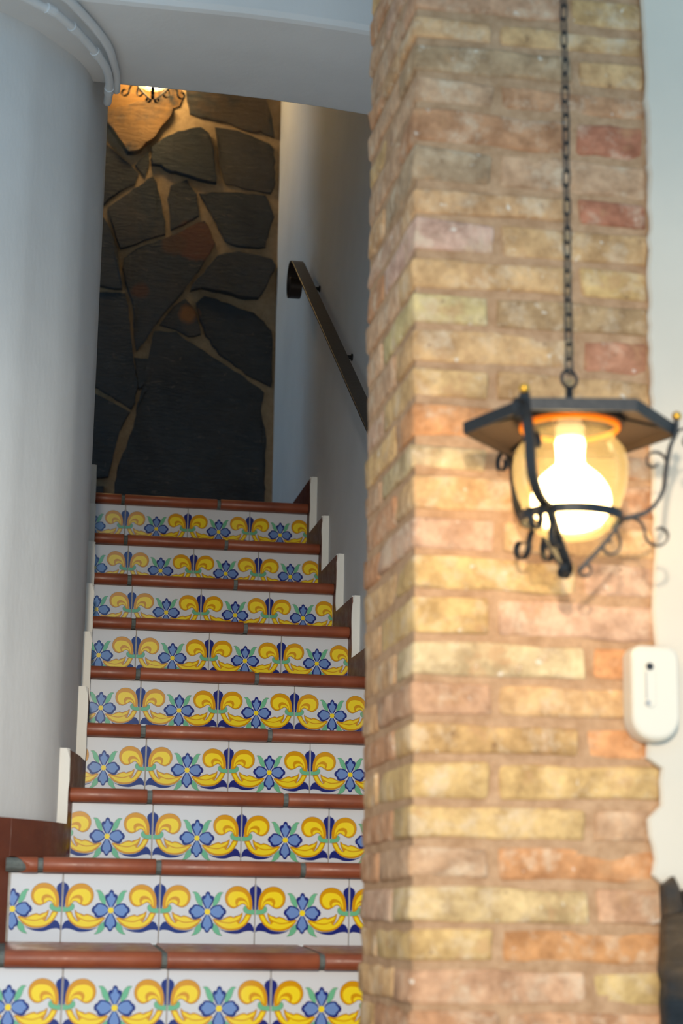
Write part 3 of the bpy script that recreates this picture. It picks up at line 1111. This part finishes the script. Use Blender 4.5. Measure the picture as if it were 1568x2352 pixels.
bar = [(-.35 + (2.17 + .35) * i / 12, 1.374 + slope * ((-.35 + 2.52 * i / 12) - .892)) for i in range(13)]
curl = catmull([(y_ + .12, z_ + .045) for y_, z_ in [(2.05, 2.221), (2.10, 2.248), (2.14, 2.252), (2.175, 2.225), (2.185, 2.18), (2.168, 2.145), (2.13, 2.135), (2.10, 2.155), (2.10, 2.185), (2.125, 2.195)]], 6)
rail_ribbon(bar + curl[1:], .042, .007, 'rail_bar', MR)
for yb_ in (2.05, 1.44, .6):
    zb_ = 1.374 + slope * (yb_ - .892) - .006
    bm = tube_bm(catmull([(XH, yb_, zb_), (XH, yb_, zb_ - .022), (XH + .02, yb_, zb_ - .034), (XR - .002, yb_, zb_ - .036)], 5), .006, 8)
    br = under(frombm('bracket', bm, MI, smooth=True), hr, hinv)
    bm = tube_bm([(XR - .004, yb_, zb_ - .036), (XR + .001, yb_, zb_ - .036)], .011, 14)
    o = frombm('wall_plate', bm, MI)
    o.parent = br
    bm = tube_bm([(XH, yb_ + .004, zb_ - .002), (XH, yb_ - .002, zb_ - .012)], .013, 12)
    o = frombm('collar', bm, MI)
    o.parent = br

# ------------------------------------------------------------------ conduits under the beam
P1 = [(-.62, -.25), (-.45, -.02), (-.375, .05), (-.339, .083), (-.309, .106), (-.258, .185), (-.217, .268), (-.188, .342), (-.175, .408), (-.172, .47), (-.1725, .525)]
P2 = [(-.56, -.25), (-.38, -.02), (-.325, .02), (-.287, .062), (-.248, .13), (-.206, .216), (-.182, .283), (-.171, .338), (-.160, .403), (-.156, .45), (-.154, .485)]
for pts_, z, lab in ((P1, 2.030, 'white painted conduit pipe with couplers, the one nearer the curved wall'),
                     (P2, 2.044, 'white painted conduit pipe tucked against the beam, beside the coupled one')):
    root = tag(empty('conduit_pipe', (pts_[0][0], pts_[0][1], z)), lab, 'pipe', group='conduits along the curved wall')
    inv = Matrix.Translation(root.location).inverted()
    path = catmull([(x, y, z + (0 if y < .45 else -.004 - .02 * (y - .45))) for x, y in pts_], 6)
    under(frombm('pipe', tube_bm(path, .0098, 12), MPIPE, smooth=True), root, inv)
    if z < 2.04:
        for i in (22, 29, 37, 53):
            a, b = Vector(path[i]), Vector(path[i + 1])
            d = (b - a).normalized()
            under(frombm('coupler', tube_bm([a - d * .012, a + d * .012], .0118, 12), MPIPE, smooth=False), root, inv)

# ------------------------------------------------------------------ white fixture by the pillar
fx = tag(empty('wall_fixture', (.653, -.914, .368)), 'white rounded plastic fixture with a slot on the wall beside the bricks', 'wall fixture')
finv = Matrix.Translation(fx.location).inverted()
x0, x1, z0, z1 = .614, .691, .368, .516
pts_ = []
for cx, cz, r_, a0 in ((x1 - .018, z1 - .018, .018, 0), (x0 + .018, z1 - .018, .018, 90), (x0 + .036, z0 + .036, .036, 180), (x1 - .036, z0 + .036, .036, 270)):
    for s in range(8):
        a = math.radians(a0 + 90 * s / 7)
        pts_.append((cx + r_ * math.cos(a), cz + r_ * math.sin(a)))
bm = bmesh.new()
cxm, czm = (x0 + x1) / 2, (z0 + z1) / 2
rings = []
for y, s in ((-.906, 1), (-.938, 1), (-.944, .97), (-.947, .90)):
    rings.append([bm.verts.new((cxm + (x - cxm) * s, y, czm + (z - czm) * s)) for x, z in pts_])
for a, b in zip(rings, rings[1:]):
    for i in range(len(pts_)):
        j = (i + 1) % len(pts_)
        bm.faces.new((a[i], a[j], b[j], b[i]))
bm.faces.new(rings[-1])
bm.faces.new(rings[0][::-1])
under(frombm('housing', bm, MDEV, smooth=False), fx, finv)
# raised lip around a slot, slot, hole and screw
bm = bmesh.new()
sl = []
for a in range(0, 360, 15):
    an = math.radians(a)
    sl.append((.643 + .0085 * math.cos(an), (.480 if math.sin(an) >= 0 else .427) + .0085 * math.sin(an)))
o1 = [bm.verts.new((x, -.9472, z)) for x, z in sl]
o2 = [bm.verts.new((.643 + (x - .643) * .9, -.9492, .4535 + (z - .4535) * .97)) for x, z in sl]
for i in range(len(sl)):
    j = (i + 1) % len(sl)
    bm.faces.new((o1[i], o1[j], o2[j], o2[i]))
bm.faces.new(o2)
under(frombm('slot_cover', bm, MDEV), fx, finv)
under(frombm('slot', bevel(box_bm(.6355, .6375, -.9500, -.9465, .432, .474), .0006, 1), MDEV2), fx, finv)
under(frombm('hole', tube_bm([(.6425, -.9503, .482), (.6425, -.946, .482)], .0058, 16), MHOLE), fx, finv)
under(frombm('screw', tube_bm([(.6385, -.9503, .4255), (.6385, -.946, .4255)], .0042, 14), MDEV2), fx, finv)

# ------------------------------------------------------------------ hanging lantern
LINK = None


def link_mesh():
    bm = torus_bm(.0056, .0017, 20, 6)
    for v in bm.verts:
        v.co.y += .0078 if v.co.y > 0 else -.0078
    bmesh.ops.rotate(bm, verts=bm.verts, cent=(0, 0, 0), matrix=Matrix.Rotation(math.pi / 2, 3, 'X'))
    me = bpy.data.meshes.new('chain_link')
    bm.to_mesh(me)
    bm.free()
    me.materials.append(MI)
    for p in me.polygons:
        p.use_smooth = True
    return me


LINK = link_mesh()


def make_chain(root, z0, z1):
    ch = bpy.data.objects.new('chain', None)
    C.objects.link(ch)
    ch.empty_display_size = .02
    ch.parent = root
    ch.location = (0, 0, z0)
    pitch = .0232
    n = int((z1 - z0) / pitch) + 1
    rc = random.Random(2)
    for i in range(n):
        o = bpy.data.objects.new('chain_link', LINK)
        C.objects.link(o)
        o.parent = ch
        o.location = (rc.uniform(-.0006, .0006), rc.uniform(-.0006, .0006), .012 + i * pitch)
        o.rotation_euler = (0, rc.uniform(-.04, .04), (i % 2) * math.pi / 2 + .55 + rc.uniform(-.25, .25))
    return ch


def make_lantern(name, loc, turn, label, ceil_z, bulb=None):
    """origin at the bottom tip; everything hangs from the chain"""
    t = tag(empty(name, loc), label, 'lantern', group='wrought iron lanterns')
    zz = lambda z: z - .588
    P = lambda nm, bm, m, par=t, sm=False: frombm(nm, bm, m, par, sm)
    # hexagonal tin cap, hollow below
    R = .155
    bm = bmesh.new()
    hexa = lambda r, z: [bm.verts.new((r * math.cos(math.radians(60 * i + turn)), r * math.sin(math.radians(60 * i + turn)), z)) for i in range(6)]
    rr = [hexa(R, zz(.802)), hexa(R + .002, zz(.818)), hexa(.05, zz(.840)), hexa(.012, zz(.846)), hexa(.012, zz(.842)), hexa(.05, zz(.836)), hexa(R - .003, zz(.813)), hexa(R - .003, zz(.802))]
    for a, b in zip(rr, rr[1:] + rr[:1]):
        for i in range(6):
            j = (i + 1) % 6
            bm.faces.new((a[i], a[j], b[j], b[i]))
    cap = P('cap', bm, MCAP)
    for i in range(6):
        an = math.radians(60 * i + turn)
        P('cap_rib', ribbon_bm([(.05, zz(.8345)), (R - .004, zz(.811))], .007, .004, an), MI, cap)
    bm = bmesh.new()
    ra = [hexa(R + .003, zz(.801)), hexa(R + .004, zz(.819)), hexa(R, zz(.819)), hexa(R - .001, zz(.801))]
    for a, b in zip(ra, ra[1:] + ra[:1]):
        for i in range(6):
            j = (i + 1) % 6
            bm.faces.new((a[i], a[j], b[j], b[i]))
    P('cap_rim', bm, MI, cap)
    # collar that holds the glass
    bm = lathe_bm([(.066, zz(.815)), (.080, zz(.815)), (.080, zz(.832)), (.066, zz(.836))], 36)
    P('collar', bm, MI, sm=False)
    # glass jar
    prof_ = [(.069, .818), (.069, .811), (.065, .803), (.0655, .796), (.073, .786), (.081, .774), (.0845, .757), (.0845, .738), (.081, .718), (.075, .700), (.069, .684), (.062, .668), (.050, .654), (.032, .646), (0, .643)]
    prof_ = catmull([(r_, zz(z)) for r_, z in prof_], 3)
    P('glass_jar', lathe_bm([(max(r_, 0), z) for r_, z in prof_], 48), MGL, sm=True)
    P('glass_rim', torus_bm(.0705, .0048, 40, 10, zz(.812)), MRIM, sm=True)
    # socket and bulb
    P('socket', lathe_bm([(0, zz(.842)), (.016, zz(.842)), (.018, zz(.818)), (.0215, zz(.815)), (.0215, zz(.797)), (.017, zz(.792)), (0, zz(.792))], 24), MSOCK, sm=False)
    bp = [(0, .655), (.024, .658), (.044, .6675), (.0555, .683), (.059, .700), (.0555, .718), (.045, .735), (.031, .748), (.0215, .757), (.0205, .770), (.0205, .794), (0, .796)]
    bp = catmull([(r_, zz(z)) for r_, z in bp], 3)
    P('bulb', lathe_bm([(max(r_, 0), z) for r_, z in bp], 32), bulb or MBULB, sm=True)
    # ring round the waist
    bm = lathe_bm([(.0725, zz(.668)), (.076, zz(.668)), (.076, zz(.682)), (.0725, zz(.682)), (.0725, zz(.668))], 44)
    P('ring', bm, MI)
    # three straps with scrolls
    for q, deg in enumerate((turn, turn + 120, turn + 240)):
        an = math.radians(deg)
        arm = catmull([(.158, zz(.826)), (.157, zz(.805)), (.148, zz(.785)), (.141, zz(.750)), (.135, zz(.715)), (.112, zz(.686)), (.078, zz(.675))], 5)
        a = P('strap', ribbon_bm(arm, .015, .0055, an), MI)
        # outward curl below the ring
        P('scroll', ribbon_bm(catmull([(.080, zz(.678)), (.100, zz(.672)), (.108, zz(.657))], 4) + spiral(.128, zz(.652), .021, .008, math.radians(170), math.radians(480)), .010, .0025, an), MI, a)
        # small curl at the cap's corner
        P('scroll', ribbon_bm(spiral(.176, zz(.796), .020, .006, math.radians(150), math.radians(-230)), .008, .0025, an), MI, a)
        # C scroll against the strap
        P('scroll', ribbon_bm(spiral(.124, zz(.762), .018, .006, math.radians(-10), math.radians(330)), .009, .0025, an), MI, a)
        # leg running down to the tip, ending in a curl
        leg = catmull([(.074, zz(.674)), (.062, zz(.655)), (.040, zz(.628)), (.018, zz(.605)), (.010, zz(.597))], 5)
        l = P('leg', ribbon_bm(leg, .013, .006, an), MI)
        P('scroll', ribbon_bm(spiral(.020, zz(.5985), .0115, .004, math.radians(190), math.radians(560)), .011, .0025, an), MI, l)
        P('scroll', ribbon_bm(catmull([(.066, zz(.660)), (.072, zz(.640))], 3) + spiral(.056, zz(.634), .016, .006, math.radians(20), math.radians(-300)), .010, .0025, an), MI, l)
        bm = bmesh.new()
        bmesh.ops.create_uvsphere(bm, u_segments=12, v_segments=8, radius=.0075)
        bmesh.ops.translate(bm, verts=bm.verts, vec=(.159 * math.cos(an), .159 * math.sin(an), zz(.832)))
        P('knob', bm, MBR, a, True)
    # top ring and chain
    bm = torus_bm(.0135, .0026, 24, 8)
    bmesh.ops.rotate(bm, verts=bm.verts, cent=(0, 0, 0), matrix=Matrix.Rotation(math.pi / 2, 3, 'X'))
    bmesh.ops.rotate(bm, verts=bm.verts, cent=(0, 0, 0), matrix=Matrix.Rotation(.3, 3, 'Z'))
    bmesh.ops.translate(bm, verts=bm.verts, vec=(0, 0, zz(.888)))
    P('top_ring', bm, MI, sm=True)
    P('finial', lathe_bm([(.0, zz(.878)), (.005, zz(.876)), (.006, zz(.856)), (.014, zz(.850)), (.02, zz(.842)), (0, zz(.842))], 18), MI, sm=True)
    make_chain(t, zz(.888) + .008, ceil_z - loc[2] - .012)
    P('ceiling_hook', lathe_bm([(0, ceil_z - loc[2] - .03), (.006, ceil_z - loc[2] - .028), (.008, ceil_z - loc[2] - .012), (.03, ceil_z - loc[2] - .006), (.03, ceil_z - loc[2]), (0, ceil_z - loc[2])], 20), MI)
    return t


make_lantern('hanging_lantern', (.472, -1.10, .588), -11, 'lit iron lantern with glass jar on a chain before the brick pillar', 2.5)
make_lantern('hanging_lantern', (.086, 2.925, 3.168), 25, 'lantern at the slate wall, only its bottom curls show under the beam', 3.7, MBULB2)
